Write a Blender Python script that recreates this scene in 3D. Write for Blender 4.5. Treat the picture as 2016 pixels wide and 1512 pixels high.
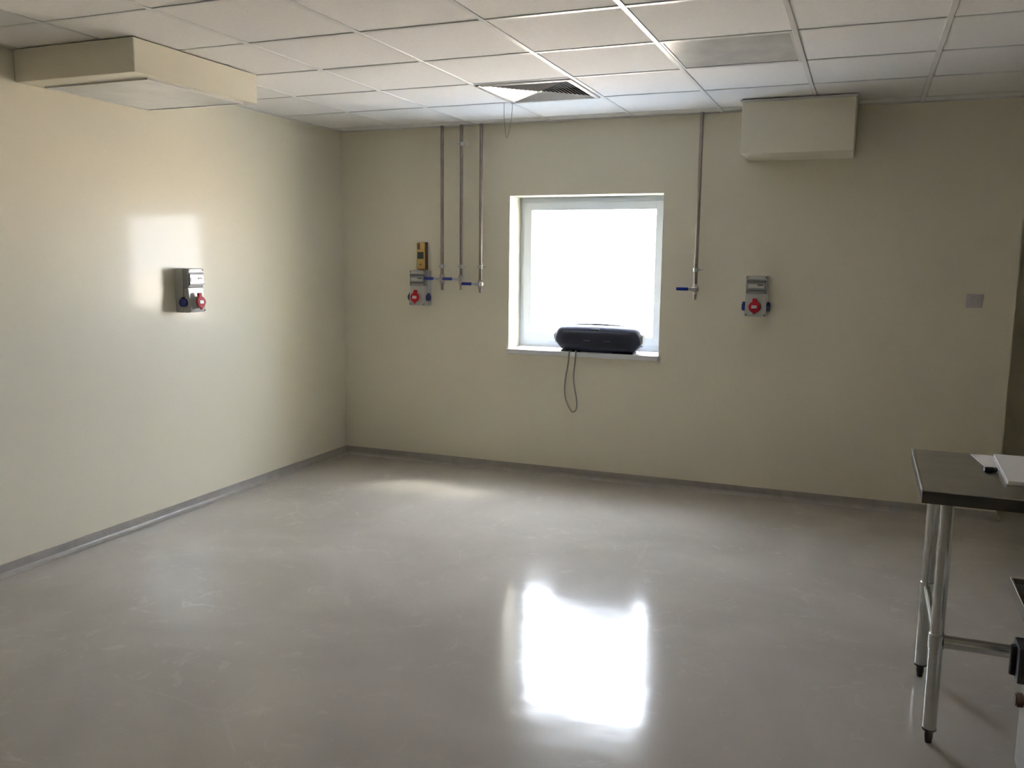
import bpy, bmesh, math, random
from mathutils import Vector, Matrix
random.seed(4)
for o in list(bpy.data.objects): bpy.data.objects.remove(o)
S = bpy.context.scene
C = S.collection
H = 2.575            # underside of the ceiling grid
# ------------------------------------------------------------------ camera
cy, cp, cr = 0.3817, -0.1401, 0.011
f = Vector((-math.sin(cy)*math.cos(cp), math.cos(cy)*math.cos(cp), math.sin(cp)))
r = Vector((math.cos(cy), math.sin(cy), 0)); u = r.cross(f)
r2 = math.cos(cr)*r + math.sin(cr)*u; u2 = -math.sin(cr)*r + math.cos(cr)*u
cam = bpy.data.cameras.new('camera'); co = bpy.data.objects.new('camera', cam); C.objects.link(co)
cam.sensor_width = 36; cam.lens = 1715.4/2016*36; cam.clip_start = .05; cam.clip_end = 500
M = Matrix.Identity(4)
for i in range(3):
    M[i][0], M[i][1], M[i][2] = r2[i], u2[i], -f[i]
M[0][3], M[1][3], M[2][3] = 3.8986, -6.052, 1.5855
co.matrix_world = M
S.camera = co
# ------------------------------------------------------------------ sky, sun, exposure
W = bpy.data.worlds.new('sky'); S.world = W; W.use_nodes = True
nt = W.node_tree; nt.nodes.clear()
bg = nt.nodes.new('ShaderNodeBackground'); wo = nt.nodes.new('ShaderNodeOutputWorld')
SUN_EL, SUN_AZ = math.radians(52), math.radians(42)      # azimuth: from +y towards +x
sd = Vector((math.sin(SUN_AZ)*math.cos(SUN_EL), math.cos(SUN_AZ)*math.cos(SUN_EL), math.sin(SUN_EL)))
tc = nt.nodes.new('ShaderNodeTexCoord'); sp = nt.nodes.new('ShaderNodeSeparateXYZ'); rmp = nt.nodes.new('ShaderNodeValToRGB')
e = rmp.color_ramp.elements                                # bright hazy sky, brighter overhead and a little around the sun
e[0].position = 0.0; e[0].color = (.59, .61, .67, 1)
e[1].position = 0.9; e[1].color = (1.10, 1.16, 1.33, 1)
nt.links.new(tc.outputs['Generated'], sp.inputs[0]); nt.links.new(sp.outputs['Z'], rmp.inputs[0])
dt = nt.nodes.new('ShaderNodeVectorMath'); dt.operation = 'DOT_PRODUCT'; dt.inputs[1].default_value = sd
nt.links.new(tc.outputs['Generated'], dt.inputs[0])
mx = nt.nodes.new('ShaderNodeMath'); mx.operation = 'MAXIMUM'; mx.inputs[1].default_value = 0; nt.links.new(dt.outputs['Value'], mx.inputs[0])
pw = nt.nodes.new('ShaderNodeMath'); pw.operation = 'POWER'; pw.inputs[1].default_value = 8; nt.links.new(mx.outputs[0], pw.inputs[0])
sc = nt.nodes.new('ShaderNodeVectorMath'); sc.operation = 'SCALE'; sc.inputs[0].default_value = (.15, .13, .11); nt.links.new(pw.outputs[0], sc.inputs['Scale'])
ad = nt.nodes.new('ShaderNodeVectorMath'); ad.operation = 'ADD'; nt.links.new(rmp.outputs[0], ad.inputs[0]); nt.links.new(sc.outputs[0], ad.inputs[1])
nt.links.new(ad.outputs[0], bg.inputs[0]); nt.links.new(bg.outputs[0], wo.inputs[0])
bg.inputs[1].default_value = 6.5
sl = bpy.data.lights.new('sun', 'SUN'); sl.energy = .62; sl.angle = .13; sl.color = (1, .93, .82)
so = bpy.data.objects.new('sun', sl); C.objects.link(so)
so.rotation_euler = sd.to_track_quat('Z', 'Y').to_euler()
S.view_settings.view_transform = 'Standard'; S.view_settings.look = 'None'
S.view_settings.gamma = 1; S.view_settings.use_curve_mapping = False
S.view_settings.exposure = 2.86

# ------------------------------------------------------------------ materials
def mat(name, col, rough=.5, metal=0, spec=.5, coat=0, noise=None, bump=None, trans=0, alpha=1):
    m = bpy.data.materials.new(name); m.use_nodes = True
    n = m.node_tree; b = n.nodes['Principled BSDF']
    b.inputs['Base Color'].default_value = (*col, 1); b.inputs['Roughness'].default_value = rough
    b.inputs['Metallic'].default_value = metal; b.inputs['Specular IOR Level'].default_value = spec
    b.inputs['Coat Weight'].default_value = coat; b.inputs['Coat Roughness'].default_value = .09
    b.inputs['Alpha'].default_value = alpha
    t = n.nodes.new('ShaderNodeTexCoord')
    if noise:                                     # (scale, amount)
        x = n.nodes.new('ShaderNodeTexNoise'); x.inputs['Scale'].default_value = noise[0]; x.inputs['Detail'].default_value = 5
        rr = n.nodes.new('ShaderNodeValToRGB')
        a = noise[1]
        rr.color_ramp.elements[0].position = .3; rr.color_ramp.elements[1].position = .7
        rr.color_ramp.elements[0].color = (*[c*(1-a) for c in col], 1); rr.color_ramp.elements[1].color = (*[min(1, c*(1+a)) for c in col], 1)
        n.links.new(t.outputs['Object'], x.inputs['Vector']); n.links.new(x.outputs['Fac'], rr.inputs[0]); n.links.new(rr.outputs[0], b.inputs['Base Color'])
    if bump:                                      # list of (scale, distance)
        prev = None
        for sc, d in bump:
            x = n.nodes.new('ShaderNodeTexNoise'); x.inputs['Scale'].default_value = sc; x.inputs['Detail'].default_value = 2
            bp = n.nodes.new('ShaderNodeBump'); bp.inputs['Distance'].default_value = d; bp.inputs['Strength'].default_value = 1
            n.links.new(t.outputs['Object'], x.inputs['Vector']); n.links.new(x.outputs['Fac'], bp.inputs['Height'])
            if prev: n.links.new(prev.outputs[0], bp.inputs['Normal'])
            prev = bp
        n.links.new(prev.outputs[0], b.inputs['Normal'])
    return m

PAINT = mat('gloss_cream_paint', (.82, .775, .625), .40, spec=.3, coat=.22, noise=(1.2, .012), bump=[(3.0, .0035), (22, .0006)])
MAT_DUCT = mat('cream_boxing_paint', (.82, .775, .625), .35, bump=[(25, .0003)])
TILE = mat('white_mineral_tile', (.88, .86, .82), .85, spec=.2, noise=(60, .02), bump=[(160, .0006)])
TEE = mat('white_metal_tee', (.78, .77, .74), .32, spec=.6)
ANGLE = mat('white_metal_angle', (.72, .71, .68), .4)
UPVC = mat('white_upvc', (.52, .56, .62), .35, noise=(4, .01))
SILL = mat('white_sill_board', (.72, .73, .74), .4)
STEEL = mat('brushed_stainless_steel', (.50, .48, .46), .3, metal=1, noise=(9, .08), bump=[(60, .0002)])
TUBE = mat('stainless_tube', (.52, .52, .50), .24, metal=1, noise=(20, .04))
GALV = mat('zinc_plated_steel', (.58, .60, .60), .35, metal=1)
PIPE = mat('brown_grey_metal_pipe', (.33, .28, .255), .38, metal=.55, noise=(12, .15))
BRASS = mat('nickel_plated_brass', (.52, .47, .43), .33, metal=.9)
BLUE = mat('blue_plastic', (.015, .035, .30), .35)
NAVY = mat('dark_blue_plastic', (.012, .02, .14), .35)
RED = mat('red_plastic', (.50, .012, .025), .5, spec=.25)
LGREY = mat('light_grey_plastic', (.50, .50, .48), .28, noise=(8, .02))
MGREY = mat('mid_grey_plastic', (.30, .31, .31), .28)
DGREY = mat('dark_grey_plastic', (.09, .095, .10), .3)
CLEAR = mat('smoked_cover', (.26, .28, .29), .06, coat=1)
WHITEP = mat('white_label', (.75, .72, .72), .4)
BLACK = mat('black_rubber', (.015, .015, .016), .5)
OCHRE = mat('ochre_casing', (.62, .40, .12), .4, noise=(15, .04))
BROWN = mat('brown_casing', (.13, .075, .05), .5)
DGREEN = mat('dark_green_screen', (.02, .04, .035), .2)
NAVYBOX = mat('black_navy_casing', (.022, .026, .055), .42, noise=(8, .1), bump=[(400, .0004)])
GRILLE = mat('black_mesh_grille', (.018, .02, .042), .6, bump=[(500, .001)])
CABLE = mat('grey_cable', (.34, .31, .275), .5)
STRING = mat('grey_string', (.22, .22, .22), .7)
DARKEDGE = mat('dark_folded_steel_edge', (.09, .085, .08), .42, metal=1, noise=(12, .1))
PAPER = mat('white_paper', (.80, .78, .78), .7, noise=(10, .02))
PLATE = mat('white_plate', (.60, .55, .56), .35)
PANEL = mat('frosted_light_panel', (.70, .70, .69), .22, metal=.4, noise=(6, .14), bump=[(12, .0006)])
SILV = mat('silver_panel', (.50, .53, .54), .28, metal=.35, noise=(5, .12), bump=[(4, .001)])
GRIL = mat('diffuser_slat', (.80, .79, .77), .24, metal=.6)
DARKV = mat('dark_duct_interior', (.05, .05, .05), .8)
SKIRT = mat('grey_resin_cove', (.37, .345, .315), .35, noise=(14, .08), bump=[(30, .0015)])
GROUND = mat('pale_yard_concrete', (.90, .70, .51), .9, noise=(.6, .05))
BOUNCE = mat('bounce_strip_grey', (.27, .30, .345), .85, noise=(2, .04))  # for the added outdoor strip that bounces light onto the ceiling
BODYW = mat('pale_enamel', (.62, .62, .60), .25, noise=(6, .05))

def floor_mat():
    m = bpy.data.materials.new('polished_grey_resin'); m.use_nodes = True
    n = m.node_tree; b = n.nodes['Principled BSDF']; L = n.links.new
    t = n.nodes.new('ShaderNodeTexCoord')
    big = n.nodes.new('ShaderNodeTexNoise'); big.inputs['Scale'].default_value = 1.1; big.inputs['Detail'].default_value = 7; big.inputs['Distortion'].default_value = .8
    sm = n.nodes.new('ShaderNodeTexNoise'); sm.inputs['Scale'].default_value = 6; sm.inputs['Detail'].default_value = 8; sm.inputs['Distortion'].default_value = 1.5; sm.inputs['Roughness'].default_value = .7
    L(t.outputs['Object'], big.inputs['Vector']); L(t.outputs['Object'], sm.inputs['Vector'])
    rb = n.nodes.new('ShaderNodeValToRGB'); rb.color_ramp.elements[0].position = .35; rb.color_ramp.elements[1].position = .68
    rb.color_ramp.elements[0].color = (.435, .402, .360, 1); rb.color_ramp.elements[1].color = (.525, .487, .440, 1)
    L(big.outputs['Fac'], rb.inputs[0])
    rs = n.nodes.new('ShaderNodeValToRGB'); rs.color_ramp.elements[0].position = .57; rs.color_ramp.elements[1].position = .72
    rs.color_ramp.elements[0].color = (0, 0, 0, 1); rs.color_ramp.elements[1].color = (.5, .5, .5, 1)
    L(sm.outputs['Fac'], rs.inputs[0])
    mx = n.nodes.new('ShaderNodeMix'); mx.data_type = 'RGBA'
    mx.inputs['B'].default_value = (.64, .60, .56, 1); L(rs.outputs[0], mx.inputs['Factor']); L(rb.outputs[0], mx.inputs['A'])
    # long thin arcs left by the trowel / scratches
    vr = n.nodes.new('ShaderNodeTexVoronoi'); vr.feature = 'DISTANCE_TO_EDGE'; vr.inputs['Scale'].default_value = .9
    dn = n.nodes.new('ShaderNodeTexNoise'); dn.inputs['Scale'].default_value = .8
    ad = n.nodes.new('ShaderNodeVectorMath'); ad.operation = 'ADD'; L(t.outputs['Object'], ad.inputs[0]); L(t.outputs['Object'], dn.inputs['Vector']); L(dn.outputs['Color'], ad.inputs[1])
    L(ad.outputs[0], vr.inputs['Vector'])
    rv = n.nodes.new('ShaderNodeValToRGB'); rv.color_ramp.elements[0].position = 0; rv.color_ramp.elements[1].position = .006
    rv.color_ramp.elements[0].color = (.30, .30, .30, 1); rv.color_ramp.elements[1].color = (0, 0, 0, 1)
    L(vr.outputs['Distance'], rv.inputs[0])
    gate = n.nodes.new('ShaderNodeMath'); gate.operation = 'MULTIPLY'; L(rv.outputs[0], gate.inputs[0])
    gn = n.nodes.new('ShaderNodeTexNoise'); gn.inputs['Scale'].default_value = 1.7; L(t.outputs['Object'], gn.inputs['Vector'])
    gr = n.nodes.new('ShaderNodeValToRGB'); gr.color_ramp.elements[0].position = .5; gr.color_ramp.elements[1].position = .6; L(gn.outputs['Fac'], gr.inputs[0]); L(gr.outputs[0], gate.inputs[1])
    mx2 = n.nodes.new('ShaderNodeMix'); mx2.data_type = 'RGBA'; mx2.inputs['B'].default_value = (.55, .53, .5, 1)
    L(gate.outputs[0], mx2.inputs['Factor']); L(mx.outputs['Result'], mx2.inputs['A']); L(mx2.outputs['Result'], b.inputs['Base Color'])
    # sheen varies a little
    mr = n.nodes.new('ShaderNodeMapRange'); mr.inputs['To Min'].default_value = .10; mr.inputs['To Max'].default_value = .17
    L(sm.outputs['Fac'], mr.inputs['Value']); L(mr.outputs[0], b.inputs['Roughness'])
    b.inputs['Specular IOR Level'].default_value = .5
    n1 = n.nodes.new('ShaderNodeTexNoise'); n1.inputs['Scale'].default_value = 2.6; n1.inputs['Detail'].default_value = 2
    n2 = n.nodes.new('ShaderNodeTexNoise'); n2.inputs['Scale'].default_value = 14; n2.inputs['Detail'].default_value = 3
    b1 = n.nodes.new('ShaderNodeBump'); b1.inputs['Distance'].default_value = .0022
    b2 = n.nodes.new('ShaderNodeBump'); b2.inputs['Distance'].default_value = .00035
    for q, bb in ((n1, b1), (n2, b2)): L(t.outputs['Object'], q.inputs['Vector']); L(q.outputs['Fac'], bb.inputs['Height'])
    L(b1.outputs[0], b2.inputs['Normal']); L(b2.outputs[0], b.inputs['Normal'])
    return m
FLOOR = floor_mat()

def glass_mat():
    m = bpy.data.materials.new('window_glass'); m.use_nodes = True
    n = m.node_tree; n.nodes.clear()
    a = n.nodes.new('ShaderNodeBsdfTransparent'); a.inputs[0].default_value = (.93, .95, .95, 1)
    g = n.nodes.new('ShaderNodeBsdfGlossy'); g.inputs['Roughness'].default_value = .02
    lw = n.nodes.new('ShaderNodeLayerWeight'); lw.inputs[0].default_value = .5
    pw_ = n.nodes.new('ShaderNodeMath'); pw_.operation = 'POWER'; pw_.inputs[1].default_value = 5; n.links.new(lw.outputs['Facing'], pw_.inputs[0])
    fr = n.nodes.new('ShaderNodeMath'); fr.operation = 'MULTIPLY_ADD'; fr.inputs[1].default_value = .9; fr.inputs[2].default_value = .04; n.links.new(pw_.outputs[0], fr.inputs[0])
    x = n.nodes.new('ShaderNodeMixShader'); o = n.nodes.new('ShaderNodeOutputMaterial')
    n.links.new(fr.outputs[0], x.inputs[0]); n.links.new(a.outputs[0], x.inputs[1]); n.links.new(g.outputs[0], x.inputs[2]); n.links.new(x.outputs[0], o.inputs[0])
    return m
GLASS = glass_mat()

# ------------------------------------------------------------------ mesh helpers
def nb(): return bmesh.new()
def box(bm, lo, hi, bev=0, seg=1):
    t = bmesh.new(); bmesh.ops.create_cube(t, size=1)
    for v in t.verts: v.co = Vector([lo[i] + (v.co[i]+.5)*(hi[i]-lo[i]) for i in range(3)])
    if bev: bmesh.ops.bevel(t, geom=list(t.edges), offset=bev, segments=seg, affect='EDGES', profile=.6)
    merge(bm, t); return bm
def merge(bm, t, mtx=None):
    if mtx is not None: t.transform(mtx)
    me = bpy.data.meshes.new('tmp'); t.to_mesh(me); t.free(); bm.from_mesh(me); bpy.data.meshes.remove(me)
def cyl(bm, p0, p1, ra, rb=None, seg=20, bev=0):
    p0, p1 = Vector(p0), Vector(p1); d = p1-p0
    t = bmesh.new()
    bmesh.ops.create_cone(t, cap_ends=True, segments=seg, radius1=ra, radius2=ra if rb is None else rb, depth=d.length)
    if bev:
        ed = [e_ for e_ in t.edges if len(e_.link_faces) == 2 and any(len(q.verts) > 4 for q in e_.link_faces)]
        bmesh.ops.bevel(t, geom=ed, offset=bev, segments=2, affect='EDGES')
    merge(bm, t, Matrix.Translation((p0+p1)/2) @ d.to_track_quat('Z', 'Y').to_matrix().to_4x4()); return bm
def tube(bm, pts, ra, seg=8, closed=False):
    pts = [Vector(p) for p in pts]; n = len(pts); rings = []; ref = Vector((0, 1, .01)).normalized()
    for i, p in enumerate(pts):
        if closed: d = pts[(i+1) % n]-pts[i-1]
        else: d = pts[min(i+1, n-1)]-pts[max(i-1, 0)]
        d.normalize(); a = d.cross(ref)
        if a.length < .1: a = d.cross(Vector((1, 0, 0)))
        a.normalize(); b = d.cross(a)
        rings.append([bm.verts.new(p+ra*(math.cos(2*math.pi*k/seg)*a+math.sin(2*math.pi*k/seg)*b)) for k in range(seg)])
    for i in range(n if closed else n-1):
        A, B = rings[i], rings[(i+1) % n]
        for k in range(seg): bm.faces.new((A[k], A[(k+1) % seg], B[(k+1) % seg], B[k]))
    if not closed: bm.faces.new(rings[0][::-1]); bm.faces.new(rings[-1])
    return bm
def prism(bm, poly, lo, hi, axis=2):
    """poly: 2-d points in the two other axes; extruded along axis"""
    def mk(p, h): c = list(p); c.insert(axis, h); return bm.verts.new(c)
    A = [mk(p, lo) for p in poly]; B = [mk(p, hi) for p in poly]
    bm.faces.new(A[::-1]); bm.faces.new(B)
    for i in range(len(poly)): j = (i+1) % len(poly); bm.faces.new((A[i], A[j], B[j], B[i]))
    return bm
def obj(name, bm, m, parent=None, smooth=False):
    bmesh.ops.recalc_face_normals(bm, faces=list(bm.faces))
    me = bpy.data.meshes.new(name); bm.to_mesh(me); bm.free(); me.materials.append(m)
    if smooth:
        for p in me.polygons: p.use_smooth = True
        me.set_sharp_from_angle(angle=math.radians(38))
    o = bpy.data.objects.new(name, me); C.objects.link(o)
    if parent: o.parent = parent
    return o
def inst(src, name, parent, loc):
    o = src.copy(); o.name = name; C.objects.link(o); o.parent = parent; o.location = loc; return o
def thing(name, label, cat, loc=(0, 0, 0), rz=0, group=None):
    o = bpy.data.objects.new(name, None); C.objects.link(o); o.location = loc; o.rotation_euler = (0, 0, rz)
    o.empty_display_size = .1
    o['label'] = label; o['category'] = cat
    if group: o['group'] = group
    return o
def tag(o, label, cat, group=None):
    o['label'] = label; o['category'] = cat
    if group: o['group'] = group
    return o
def struct(name, bm, m, label, cat='structure'):
    o = obj(name, bm, m); o['kind'] = 'structure'; o['label'] = label; o['category'] = cat; return o
def dup(root, loc, rz, label):
    q = root.copy(); C.objects.link(q); q.location = loc; q.rotation_euler = (0, 0, rz); q['label'] = label
    for ch in list(root.children):
        c = ch.copy(); C.objects.link(c); c.parent = q
        for g in list(ch.children):
            d = g.copy(); C.objects.link(d); d.parent = c
    return q

# ------------------------------------------------------------------ the room
XR, YF, YR = 5.9, -8.0, 1.3
WX0, WX1, WZ0, WZ1, WD = 1.438, 2.578, .935, 2.060, .30
LSH = [(-.3, YF-.3), (XR+.3, YF-.3), (XR+.3, YR+.3), (4.45, YR+.3), (4.45, WD), (-.3, WD)]      # plan of the room with its recess
struct('floor', prism(nb(), LSH, -.15, 0), FLOOR, 'polished pale grey resin floor with swirling stains', 'floor')
bm = nb()
box(bm, (-.3, 0, 0), (WX0, WD, 3.3)); box(bm, (WX1, 0, 0), (4.75, WD, 3.3))
box(bm, (WX0, 0, 0), (WX1, WD, WZ0-.035)); box(bm, (WX0, 0, WZ1), (WX1, WD, 3.3))
wb = struct('wall_back', bm, PAINT, 'glossy cream painted wall with the window in it', 'wall')
struct('wall_left', box(nb(), (-.3, YF, 0), (0, 0, 3.3)), PAINT, 'glossy cream painted wall on the left catching window glare', 'wall')
struct('wall_recess_side', box(nb(), (4.45, WD, 0), (4.75, YR, 3.3)), PAINT, 'cream return wall of the recess behind the back wall corner', 'wall')
struct('wall_recess_back', box(nb(), (4.45, YR, 0), (XR, YR+.3, 3.3)), PAINT, 'shaded cream wall at the back of the recess', 'wall')
struct('wall_right', box(nb(), (XR, YF, 0), (XR+.3, YR+.3, 3.3)), PAINT, 'cream wall on the right side of the room', 'wall')
struct('wall_front', box(nb(), (-.3, YF-.3, 0), (XR+.3, YF, 3.3)), PAINT, 'cream wall behind the viewer', 'wall')
# coved skirting turned up from the floor
def cove(p0, p1, nrm, name, label):
    bm = nb(); p0, p1, nrm = Vector(p0), Vector(p1), Vector(nrm)
    prof = [(0, .062), (.006, .062), (.008, .045)] + [(.008+.028*(1-math.cos(t)), .028*(1-math.sin(t))+.001) for t in [math.radians(a) for a in (15, 35, 55, 75, 90)]] + [(.036, 0), (0, 0)]
    A = [bm.verts.new(p0+nrm*a+Vector((0, 0, z))) for a, z in prof]; B = [bm.verts.new(p1+nrm*a+Vector((0, 0, z))) for a, z in prof]
    for i in range(len(prof)): j = (i+1) % len(prof); bm.faces.new((A[i], A[j], B[j], B[i]))
    bm.faces.new(A); bm.faces.new(B[::-1])
    return struct(name, bm, SKIRT, label, 'skirting')
cove((0, 0, 0), (4.75, 0, 0), (0, -1, 0), 'baseboard_back', 'grey coved resin skirting under the window wall')
cove((0, YF, 0), (0, 0, 0), (1, 0, 0), 'baseboard_left', 'grey coved resin skirting along the left wall')
cove((4.75, 0, 0), (4.75, YR, 0), (1, 0, 0), 'baseboard_recess', 'grey coved resin skirting in the recess')
cove((4.75, YR, 0), (XR, YR, 0), (0, -1, 0), 'baseboard_recess_back', 'grey coved resin skirting at the back of the recess')
# outside
struct('ground', box(nb(), (-60, WD+.01, -.35), (60, 140, -.25)), GROUND, 'bright concrete yard outside the window', 'ground')

struct('bounce_strip', box(nb(), (-12, WD+.012, -.25), (14, 3.4, -.22)), BOUNCE, 'added unseen strip along the outside of the building, bouncing light onto the ceiling', 'bounce_strip')  # unseen strip, added to set the bluish light on the ceiling by the window

# ceiling: slab, tees, tiles
ceil = struct('ceiling', prism(nb(), LSH, 3.0, 3.3), TILE, 'suspended ceiling of square white tiles in a metal grid', 'ceiling')
XS = [0] + [2.951-.6*4+.6*k for k in range(11)] + [XR]
YS = [0, -.169] + [-.769-.6*k for k in range(13)] + [YF]
YS = [YR, .431, ] + YS[1:]
LIGHT = (2.951, 3.551, -1.969, -1.369); VENT = (1.751, 2.351, -1.369, -.769)
def near(a, b): return abs(a-b) < .01
cache = {}
mt = box(nb(), (-.012, YF, H), (.012, 0, H+.03), .0015)
first = None
for x in XS[1:-1]:
    if first is None: first = obj('main_tee', mt, TEE, ceil); first.location = (x, 0, 0)
    else: inst(first, 'main_tee', ceil, (x, 0, 0))
rmt = None
for x in [q for q in XS if 4.76 < q < XR-.1]:
    if rmt is None: rmt = obj('main_tee', box(nb(), (-.012, .002, H), (.012, YR, H+.03)), TEE, ceil); rmt.location = (x, 0, 0)
    else: inst(rmt, 'main_tee', ceil, (x, 0, 0))
for i in range(len(XS)-1):
    x0, x1 = XS[i], XS[i+1]
    for j in range(len(YS)-1):
        y1, y0 = YS[j], YS[j+1]
        if y0 >= 0 or y1 > 0:                  # recess strip
            if x1 < 4.76: 
                if y1 <= 0.0: pass
                elif y0 < 0: y1 = 0
                else: continue
        if y0 > YF+.01 and x1-x0 > .05:
            w = round(x1-x0-.024, 3); k = ('t', w)
            if k not in cache: cache[k] = obj('cross_tee', box(nb(), (-w/2, -.012, H+.0005), (w/2, .012, H+.03), .0015), TEE, ceil); cache[k].location = ((x0+x1)/2, y0, 0)
            else: inst(cache[k], 'cross_tee', ceil, ((x0+x1)/2, y0, 0))
        if near(x0, LIGHT[0]) and near(y0, LIGHT[2]): continue
        if near(x0, VENT[0]) and near(y0, VENT[2]): continue
        w, d = round(x1-x0-.006, 3), round(y1-y0-.006, 3); k = (w, d)
        if w < .03 or d < .03: continue
        loc = ((x0+x1)/2, (y0+y1)/2, random.uniform(0, .0015))
        if k not in cache:
            t = box(nb(), (-w/2, -d/2, H+.004), (w/2, d/2, H+.019), .002); cache[k] = obj('ceiling_tile', t, TILE, ceil); cache[k].location = loc
        else: inst(cache[k], 'ceiling_tile', ceil, loc)
# wall angle round the edge
def angle(lo, hi, name, label): struct(name, box(nb(), lo, hi), ANGLE, label, 'trim')
angle((0, -.022, H-.002), (4.75, -.0005, H+.02), 'trim_1', 'white metal edge angle between ceiling and window wall')
angle((.0005, YF, H-.002), (.022, -.022, H+.02), 'trim_2', 'white metal edge angle between ceiling and left wall')

# ------------------------------------------------------------------ window
bm = nb()
FY0, FY1 = .205, .275
def ring(bm, x0, x1, z0, z1, t, y0, y1, bev=.004):
    box(bm, (x0, y0, z0), (x0+t, y1, z1), bev, 2); box(bm, (x1-t, y0, z0), (x1, y1, z1), bev, 2)
    box(bm, (x0+t-.004, y0, z0), (x1-t+.004, y1, z0+t), bev, 2); box(bm, (x0+t-.004, y0, z1-t), (x1-t+.004, y1, z1), bev, 2)
ring(bm, WX0, WX1, WZ0, WZ1, .055, FY0+.012, FY1)
wn = struct('window_1', bm, UPVC, 'square white plastic framed window blown out by daylight', 'window')
bm = nb(); ring(bm, WX0+.035, WX1-.035, WZ0+.05, WZ1-.035, .058, FY0, FY1-.01, .006); obj('sash', bm, UPVC, wn)
bm = nb(); ring(bm, WX0+.088, WX1-.088, WZ0+.103, WZ1-.088, .006, FY0+.002, FY0+.02, .001); obj('glazing_gasket', bm, MGREY, wn)
obj('pane', box(nb(), (WX0+.085, .235, WZ0+.10), (WX1-.085, .241, WZ1-.085)), GLASS, wn)
bm = nb(); box(bm, (WX0, .0, WZ0-.035), (WX1, FY0+.012, WZ0), 0); box(bm, (WX0-.004, -.032, WZ0-.035), (WX1+.002, .004, WZ0), .004, 2)
obj('window_sill', bm, SILL, wn)
bm = nb(); box(bm, (WX0-.02, .24, WZ0-.04), (WX1+.02, .36, WZ0-.035)); 
struct('trim_3', bm, GALV, 'metal drip sill outside the window', 'trim')

# ------------------------------------------------------------------ boxed-in ducts
t = thing('ceiling_boxing', 'long cream boxing with silver panel below, at ceiling by left wall', 'boxing', (0, -2.44, 2.42))
Z = H-2.42-.001
obj('casing', box(nb(), (.001, -.435, 0), (.757, .435, Z), .003), MAT_DUCT, t)
obj('access_panel', box(nb(), (.06, -.30, -.006), (.70, .36, 0), .001), SILV, t, )
bm = nb(); box(bm, (.05, -.312, -.009), (.712, -.30, 0)); box(bm, (.05, .36, -.009), (.712, .372, 0)); box(bm, (.05, -.30, -.009), (.06, .36, 0)); box(bm, (.70, -.30, -.009), (.712, .36, 0))
obj('panel_frame', bm, ANGLE, t)
t = thing('wall_boxing', 'cream box hanging under the ceiling right of the window', 'boxing', (3.46, 0, 2.253))
obj('casing', box(nb(), (-.325, -.42, 0), (.325, -.001, H-2.253-.002), .003), MAT_DUCT, t)
obj('top_flange', box(nb(), (-.335, -.432, H-2.253-.014), (.335, -.023, H-2.253-.0025)), ANGLE, t)

# ------------------------------------------------------------------ ceiling light panel (off)
t = thing('ceiling_light', 'unlit square light panel among the ceiling tiles, glinting', 'light', ((LIGHT[0]+LIGHT[1])/2, (LIGHT[2]+LIGHT[3])/2, H))
bm = nb()
for a in (-1, 1):
    box(bm, (min(a*.288, a*.276), -.288, .001), (max(a*.288, a*.276), .288, .02)); box(bm, (-.276, min(a*.288, a*.276), .001), (.276, max(a*.288, a*.276), .02))
obj('frame', bm, ANGLE, t); obj('diffuser', box(nb(), (-.276, -.276, .004), (.276, .276, .014)), PANEL, t)

# ------------------------------------------------------------------ four-way air diffuser
t = thing('ceiling_vent', 'square four way louvred air diffuser in the ceiling grid', 'vent', ((VENT[0]+VENT[1])/2, (VENT[2]+VENT[3])/2, H))
bm = nb()
for a in (-1, 1):
    box(bm, (min(a*.288, a*.258), -.288, -.008), (max(a*.288, a*.258), .288, .006), .002); box(bm, (-.258, min(a*.288, a*.258), -.008), (.258, max(a*.288, a*.258), .006), .002)
obj('frame', bm, GRIL, t)
obj('back_box', box(nb(), (-.262, -.262, .06), (.262, .262, .066)), DARKV, t)
bm = nb()
for a in (-1, 1):
    box(bm, (min(a*.258, a*.264), -.262, .0), (max(a*.258, a*.264), .262, .06)); box(bm, (-.262, min(a*.258, a*.264), 0), (.262, max(a*.258, a*.264), .06))
obj('throat', bm, DARKV, t)
for q in range(4):
    for k in range(12):
        a0 = .256-.0205*k
        if a0 < .02: continue
        bm = nb(); th = .0012
        # blade slanting outwards and down, cut on the mitre
        i0, i1 = a0-.0150, a0-.001
        pts = [(-i0, i0, .005), (i0, i0, .005), (i1, i1, -.004), (-i1, i1, -.004)]
        A = [bm.verts.new(Vector(p)) for p in pts]; B = [bm.verts.new(Vector(p)+Vector((0, .001, th))) for p in pts]
        bm.faces.new(A); bm.faces.new(B[::-1])
        for i in range(4): j = (i+1) % 4; bm.faces.new((A[i], A[j], B[j], B[i]))
        bm.transform(Matrix.Rotation(q*math.pi/2, 4, 'Z')); obj('slat', bm, GRIL, t)
obj('hub', box(nb(), (-.012, -.012, -.004), (.012, .012, .03)), GRIL, t)
bm = nb(); xa, ya = 1.722, -.815
pts = [(xa, ya, H-.004), (xa+.001, ya, H-.08), (xa+.006, ya, H-.15), (xa+.014, ya, H-.205), (xa+.019, ya, H-.222), (xa+.026, ya, H-.212), (xa+.040, ya, H-.16), (xa+.050, ya, H-.10), (xa+.056, ya, H-.05), (xa+.058, ya, H-.004)]
tag(obj('hanging_string', tube(bm, pts, .0016, 6), STRING, None, True), 'thin grey string loop hanging from the ceiling beside the air diffuser', 'string')

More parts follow.
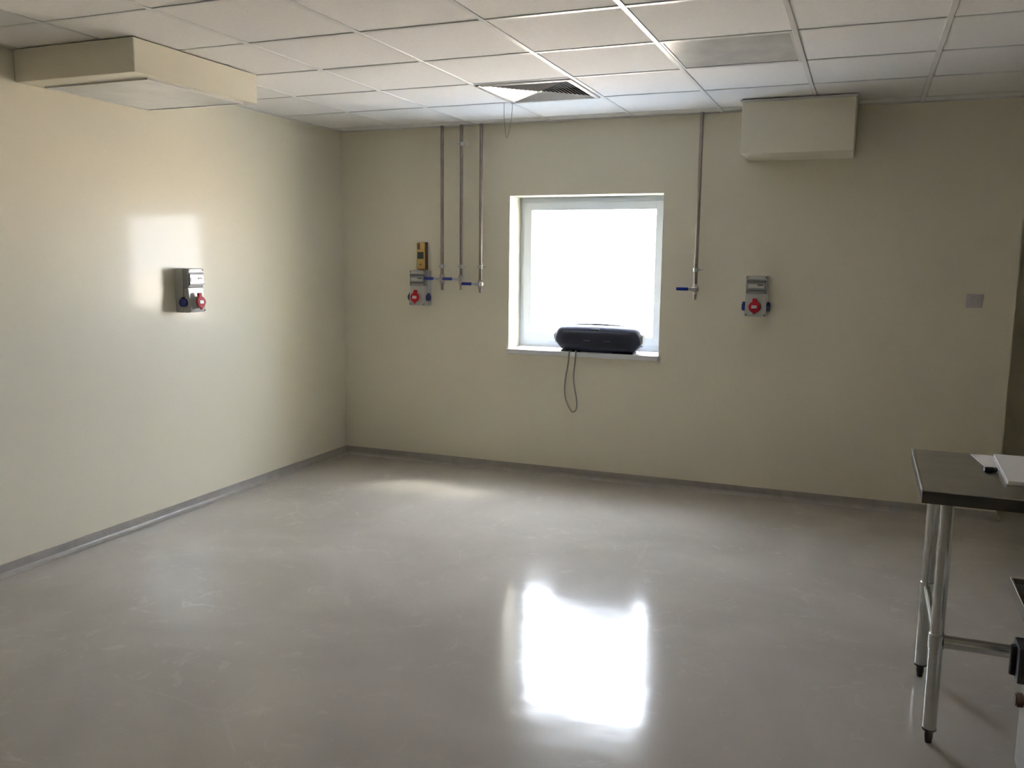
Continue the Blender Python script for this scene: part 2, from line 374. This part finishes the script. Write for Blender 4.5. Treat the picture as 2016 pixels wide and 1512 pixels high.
# ------------------------------------------------------------------ pipes with ball valves
def clamp(z, t):
    bm = nb(); cyl(bm, (0, 0, z-.013), (0, 0, z+.013), .0195, seg=18, bev=.003); box(bm, (.015, -.004, z-.007), (.033, .004, z+.007), .001)
    box(bm, (-.028, -.004, z-.006), (-.015, .004, z+.006), .001); cyl(bm, (0, .014, z), (0, .0785, z), .004, seg=8)
    c = obj('pipe_clamp', bm, GALV, t, True)
    bm = nb(); cyl(bm, (.026, -.011, z), (.026, .011, z), .0042, seg=6); cyl(bm, (.026, .0, z), (.045, .0, z), .0022, seg=6); cyl(bm, (.045, -.003, z), (.045, .003, z), .005, seg=8)
    obj('screw', bm, GALV, c)
def pipe(x, zb, zv, clamps, label, arm=.062, rad=.0125):
    t = thing('gas_pipe', label, 'pipe', (x, -.080, zb), 0, 'vertical pipes with blue valve levers')
    obj('pipe', cyl(nb(), (0, 0, zv-zb+.03), (0, 0, H-.004-zb), rad, seg=16), PIPE, t, True)
    z = zv-zb; bm = nb()
    cyl(bm, (0, 0, z-.034), (0, 0, z-.014), .0195, seg=6); cyl(bm, (0, 0, z+.014), (0, 0, z+.034), .0195, seg=6)
    bs = bmesh.new(); bmesh.ops.create_uvsphere(bs, u_segments=16, v_segments=10, radius=.026); merge(bm, bs, Matrix.Translation((0, 0, z)))
    cyl(bm, (0, -.012, z), (0, -.046, z), .011, seg=12)
    v = obj('valve_body', bm, BRASS, t, True)
    obj('nut', cyl(nb(), (0, -.046, z), (0, -.056, z), .0085, seg=6), GALV, v)
    lv = nb(); box(lv, (-arm, -.051, z-.006), (.012, -.047, z+.010), .001); box(lv, (-.026, -.051, z-.011), (.012, -.047, z+.011), .001)
    L = obj('lever', lv, GALV, t)
    gl = nb(); box(gl, (-arm-.070, -.056, z-.009), (-arm+.012, -.042, z+.013), .005, 2); obj('grip', gl, BLUE, L, True)
    bm = nb(); cyl(bm, (0, 0, 0), (0, 0, z-.03), .0105, seg=14, bev=.001); cyl(bm, (0, 0, z-.045), (0, 0, z-.03), .013, seg=14)
    obj('outlet', bm, PIPE, t, True)
    for c in clamps: clamp(c-zb, t)
    return t
pipe(.922, 1.363, 1.447, (1.541,), 'leftmost of the three grouped pipes, its blue lever over the socket box')
pipe(1.081, 1.366, 1.447, (1.541, 2.435), 'middle of the three grouped pipes, with an extra clamp near the ceiling')
pipe(1.239, 1.348, 1.413, (1.541,), 'rightmost of the three grouped pipes, nearest the window, valve set lower')
pipe(2.832, 1.340, 1.410, (1.541,), 'lone vertical pipe to the right of the window with blue lever', .05)

# ------------------------------------------------------------------ socket boxes
def socket_box(loc, rz, label):
    t = thing('socket_box', label, 'socket', loc, rz, 'wall socket boxes')
    w = .0685
    obj('back_housing', box(nb(), (-w, -.062, .0), (w, -.001, .268), .007, 2), LGREY, t, True)
    # upper cover: two rails and a smoked flap
    bm = nb(); box(bm, (-w, -.10, .150), (w, -.062, .268), .005, 2); up = obj('breaker_housing', bm, MGREY, t, True)
    obj('top_rail', box(nb(), (-w+.006, -.104, .243), (w-.006, -.099, .266), .002), LGREY, up)
    fl = obj('window_flap', box(nb(), (-w+.010, -.110, .168), (w-.008, -.099, .238), .003, 2), CLEAR, t)
    obj('breaker_strip', box(nb(), (-w+.016, -.1125, .188), (w-.020, -.1095, .214), .001), LGREY, fl)
    obj('flap_bar', box(nb(), (-w+.008, -.113, .226), (w-.006, -.109, .236), .001), DGREY, fl)
    obj('flap_bar', box(nb(), (-w+.008, -.113, .170), (w-.006, -.109, .178), .001), DGREY, fl)
    obj('breaker_switch', box(nb(), (.008, -.117, .204), (.044, -.1095, .213), .001), DGREY, fl)
    # lower cover, slightly sloped, with an arched top
    bm = nb(); prism(bm, [(-.062, .0), (-.062, .150), (-.098, .150), (-.112, .012), (-.108, .002)], -w+.001, w-.001, axis=0)
    bmesh.ops.recalc_face_normals(bm, faces=list(bm.faces)); bmesh.ops.bevel(bm, geom=list(bm.edges), offset=.004, segments=2, affect='EDGES')
    lo = obj('socket_cover', bm, LGREY, t, True)
    for sx in (-1, 1):
        for z, y in ((.012, -.1125), (.160, -.101), (.258, -.105)):
            obj('screw', cyl(nb(), (sx*(w-.010), y+.006, z), (sx*(w-.010), y-.002, z), .0048, seg=10), DGREY, t)
    # red hinged flap over the three phase socket
    mtx = Matrix.Translation((-.004, -.108, .062)) @ Matrix.Rotation(math.radians(-6), 4, 'X')
    bm = nb(); cyl(bm, (0, .006, 0), (0, -.022, 0), .036, seg=28, bev=.003); obj('socket_collar', bm, LGREY, t, True).matrix_local = mtx
    bm = nb(); cyl(bm, (0, -.022, 0), (0, -.036, 0), .037, seg=28, bev=.003)
    box(bm, (-.014, -.034, .028), (.014, -.018, .056), .003); box(bm, (-.008, -.036, -.046), (.008, -.022, -.032), .003)
    rf = obj('red_flap', bm, RED, t, True); rf.matrix_local = mtx
    obj('flap_label', box(nb(), (-.018, -.0385, -.011), (.018, -.0355, .011), .002), WHITEP, rf)
    for sx in (-1, 1):
        bm = nb(); cyl(bm, (sx*(w-.004), -.070, .062), (sx*(w+.022), -.070, .062), .026, seg=24, bev=.003)
        box(bm, (min(sx*(w+.002), sx*(w+.02)), -.078, .082), (max(sx*(w+.002), sx*(w+.02)), -.062, .096), .002)
        obj('side_socket', bm, NAVY, t, True)
    return t
sb = socket_box((.722, 0, 1.239), 0, 'grey socket box with red flap left of the three grouped pipes')
dup(sb, (3.236, 0, 1.239), 0, 'grey socket box with red flap right of the lone pipe')
dup(sb, (0, -1.80, 1.252), math.pi/2, 'grey socket box with red flap on the left wall')

t = thing('alarm_unit', 'ochre narrow wall unit with dark screen above the left socket box', 'control unit', (.724, 0, 1.517))
obj('casing', box(nb(), (-.037, -.034, 0), (.037, -.001, .205), .003), BROWN, t)
obj('front_cover', box(nb(), (-.037, -.045, .001), (.030, -.034, .204), .003), OCHRE, t)
obj('screen', box(nb(), (-.030, -.048, .078), (.022, -.0445, .130), .001), DGREEN, t)
obj('slot', box(nb(), (-.033, -.048, .150), (-.010, -.0445, .197), .001), BROWN, t)
obj('button', cyl(nb(), (-.003, -.044, .035), (-.003, -.049, .035), .007, seg=14), BROWN, t)

t = thing('wall_plate', 'small white blank switch plate near the right end of the window wall', 'switch', (4.529, 0, 1.374))
obj('plate', box(nb(), (-.045, -.009, -.042), (.045, -.0008, .042), .003, 2), PLATE, t, True)
obj('rocker', box(nb(), (-.016, -.013, -.026), (.016, -.0085, .026), .002), PLATE, t)

# ------------------------------------------------------------------ portable speaker on the sill
t = thing('portable_speaker', 'long black barrel shaped speaker lying on the window sill', 'speaker', (2.128, .045, WZ0+.001), math.radians(-1))
def loft(bm, stations, n=28, p=2.6):
    rings = []
    for x, cy_, cz, ry, rz in stations:
        R = []
        for k in range(n):
            a = 2*math.pi*k/n; ca, sa = math.cos(a), math.sin(a)
            yy = cy_+ry*math.copysign(abs(ca)**(2/p), ca); zz = cz+rz*math.copysign(abs(sa)**(2/p), sa)
            R.append(bm.verts.new((x, yy, max(0, zz))))
        rings.append(R)
    for A, B in zip(rings, rings[1:]):
        for k in range(n): bm.faces.new((A[k], A[(k+1) % n], B[(k+1) % n], B[k]))
    bm.faces.new(rings[0]); bm.faces.new(rings[-1][::-1])
L2 = .322
st = []
for s in (-1, -.985, -.95, -.9, -.84, -.7, -.5, -.25, 0, .25, .5, .7, .84, .9, .95, .985, 1):
    q = abs(s); k = 1-.20*max(0, (q-.8)/.2)**2-.05*q*q
    ends = 1 if q < .9 else math.sqrt(max(.0, 1-((q-.9)/.118)**2))*.62+.38
    top = .196*k*(.45+.55*ends); rise = .050*max(0, (q-.72)/.28)**1.6
    st.append((s*L2, 0, (top+rise*.6)/2+rise*.25, .078*k*(.5+.5*ends), (top-rise)/2+.002))
bm = nb(); loft(bm, st); obj('body', bm, NAVYBOX, t, True)
bm = nb(); st2 = []
for s in (-.80, -.78, -.6, -.3, 0, .3, .6, .78, .80):
    q = abs(s); k = 1-.05*q*q; kk = .93 if q < .79 else .86
    st2.append((s*L2, -.012, .098*k, .0715*k*(1 if q < .79 else .97), .088*k*kk))
loft(bm, st2); obj('front_grille', bm, GRILLE, t, True)
for s in (-1, 1):
    bm = nb(); cyl(bm, (s*(L2-.008), 0, .105), (s*(L2+.012), 0, .105), .048, .040, seg=28, bev=.004); obj('end_cone', bm, MGREY, t, True)
bm = nb(); pts = [(s*.235, -.0, .186+.013*(1-(s)**2)) for s in [x/8 for x in range(-8, 9)]]
tube(bm, pts, .0085, 10); obj('handle', bm, NAVYBOX, t, True)
obj('badge', box(nb(), (-.032, -.086, .158), (.030, -.078, .174), .002), DGREY, t)
obj('foot', box(nb(), (-.27, -.055, -.0005), (-.12, .05, .012), .002), BLACK, t); obj('foot', box(nb(), (.12, -.055, -.0005), (.27, .05, .012), .002), BLACK, t)
for a in (-.09, .06):
    obj('control_button', box(nb(), (a, -.0885, .085), (a+.05, -.082, .090), .001), DGREY, t)
# cord over the edge of the sill
K = [(1.935, .0, .938), (1.933, -.020, .941), (1.930, -.034, .938), (1.929, -.038, .92), (1.922, -.037, .84), (1.905, -.03, .75), (1.896, -.026, .67), (1.902, -.024, .60), (1.921, -.022, .545),
     (1.944, -.02, .505), (1.962, -.02, .492), (1.982, -.02, .502), (1.991, -.02, .54), (1.987, -.022, .60), (1.972, -.026, .68), (1.965, -.03, .76), (1.975, -.036, .86), (1.979, -.038, .92), (1.978, -.034, .938), (1.975, -.020, .941), (1.972, .0, .938)]
def smooth_pts(K, n=5):
    P = [Vector(k) for k in K]; out = []
    for i in range(len(P)-1):
        a, b, c, d = P[max(i-1, 0)], P[i], P[i+1], P[min(i+2, len(P)-1)]
        for j in range(n):
            s = j/n; out.append(.5*((2*b)+(c-a)*s+(2*a-5*b+4*c-d)*s*s+(3*b-a-3*c+d)*s**3))
    return out+[P[-1]]
tag(obj('power_cord', tube(nb(), smooth_pts(K), .0058, 8), CABLE, None, True), 'thin grey cord looping down the wall from the window sill', 'cord')

# ------------------------------------------------------------------ steel table
TH = .88
t = thing('work_table', 'stainless steel work table with tubular legs at the right edge', 'table', (4.108, -3.065, 0))
TL, TD = 1.5, .675
bm = nb(); box(bm, (0, 0, TH-.004), (TL, TD, TH), .001)
obj('tabletop', bm, STEEL, t)
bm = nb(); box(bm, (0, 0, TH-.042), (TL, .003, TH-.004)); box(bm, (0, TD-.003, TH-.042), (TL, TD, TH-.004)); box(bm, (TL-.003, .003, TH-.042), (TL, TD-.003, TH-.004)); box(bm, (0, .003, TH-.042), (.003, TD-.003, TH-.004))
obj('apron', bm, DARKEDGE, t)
obj('side_lip', tube(nb(), [(.001, .0, TH-.001), (.001, TD, TH-.001)], .005, 8), TUBE, t, True)
lx, ly = (.082, TL-.082), (.078, TD-.085)
for x in lx:
    for y in ly:
        lg = obj('leg', cyl(nb(), (x, y, .05), (x, y, TH-.004), .0215, seg=24), TUBE, t, True)
        bm = nb(); cyl(bm, (x, y, .022), (x, y, .05), .0135, seg=18); cyl(bm, (x, y, 0), (x, y, .022), .010, .0135, seg=18); cyl(bm, (x, y, .046), (x, y, .052), .0225, seg=18)
        obj('foot', bm, BLACK, lg, True)
        bm = nb(); cyl(bm, (x, y, .335), (x, y, .385), .0255, seg=24, bev=.002); obj('collar', bm, TUBE, lg, True)
    obj('side_brace', cyl(nb(), (x, ly[0]+.02, .36), (x, ly[1]-.02, .36), .014, seg=16), TUBE, t, True)
obj('long_brace', cyl(nb(), (lx[0]+.02, ly[0], .36), (lx[1]-.02, ly[0], .36), .0215, seg=18), TUBE, t, True)

def sheet(name, poly, z0, z1, m, label, cat):
    return tag(obj(name, prism(nb(), poly, z0, z1), m), label, cat)
sheet('paper_sheet', [(4.307, -2.41), (4.337, -2.655), (4.56, -2.63), (4.53, -2.40)], TH+.0005, TH+.002, PAPER, 'loose white sheet lying on the steel table under the notebook', 'paper')
t = thing('notebook', 'open grey white notebook on the steel table at the photo edge', 'notebook', (4.366, -2.885, TH+.0025))
bm = nb(); prism(bm, [(0, 0), (.33, .01), (.33, .46), (.012, .455)], 0, .003); obj('cover', bm, WHITEP, t)
bm = nb(); prism(bm, [(.004, .004), (.326, .014), (.326, .455), (.016, .450)], .003, .012); obj('pages', bm, PAPER, t)
obj('spine', box(nb(), (.16, .01, .011), (.166, .45, .0135)), LGREY, t)
t = thing('marker_pen', 'black capped marker lying between the loose sheet and notebook', 'pen', (4.35, -2.69, TH+.0085), math.radians(15))
bm = nb(); cyl(bm, (-.030, 0, 0), (.0, 0, 0), .0085, seg=14, bev=.001); obj('barrel', bm, BLACK, t, True)
bm = nb(); cyl(bm, (-.0, 0, 0), (.012, 0, 0), .0075, seg=14, bev=.001); obj('cap', bm, DGREY, t, True)

# ------------------------------------------------------------------ appliance in front of the table, cut by the frame
t = thing('appliance_stand', 'pale enamel machine with steel tray top, cut off at the lower right', 'machine', (4.372, -3.62, 0))
bm = nb(); box(bm, (0, 0, .618), (.6, .53, .622)); obj('tray', bm, DGREY, t)
bm = nb(); box(bm, (-.004, 0, .60), (.004, .53, .640), .0015); box(bm, (.596, 0, .60), (.604, .53, .640), .0015); box(bm, (.004, -.004, .60), (.596, .004, .640), .0015); box(bm, (.004, .526, .60), (.596, .534, .640), .0015)
obj('tray_rim', bm, TUBE, t)
obj('body', box(nb(), (.048, .04, .06), (.56, .50, .60), .008, 2), BODYW, t, True)
for x in (.1, .52):
    for y in (.08, .46): obj('foot', cyl(nb(), (x, y, 0), (x, y, .062), .018, seg=14), BLACK, t, True)
bm = nb(); box(bm, (.018, .40, .355), (.050, .50, .465), .006, 2); cyl(bm, (.014, .45, .365), (.014, .45, .455), .012, seg=14); obj('latch', bm, BLACK, t, True)
bm = nb(); cyl(bm, (.050, .45, .285), (.026, .45, .285), .022, seg=18, bev=.004); obj('knob', bm, BROWN, t, True)
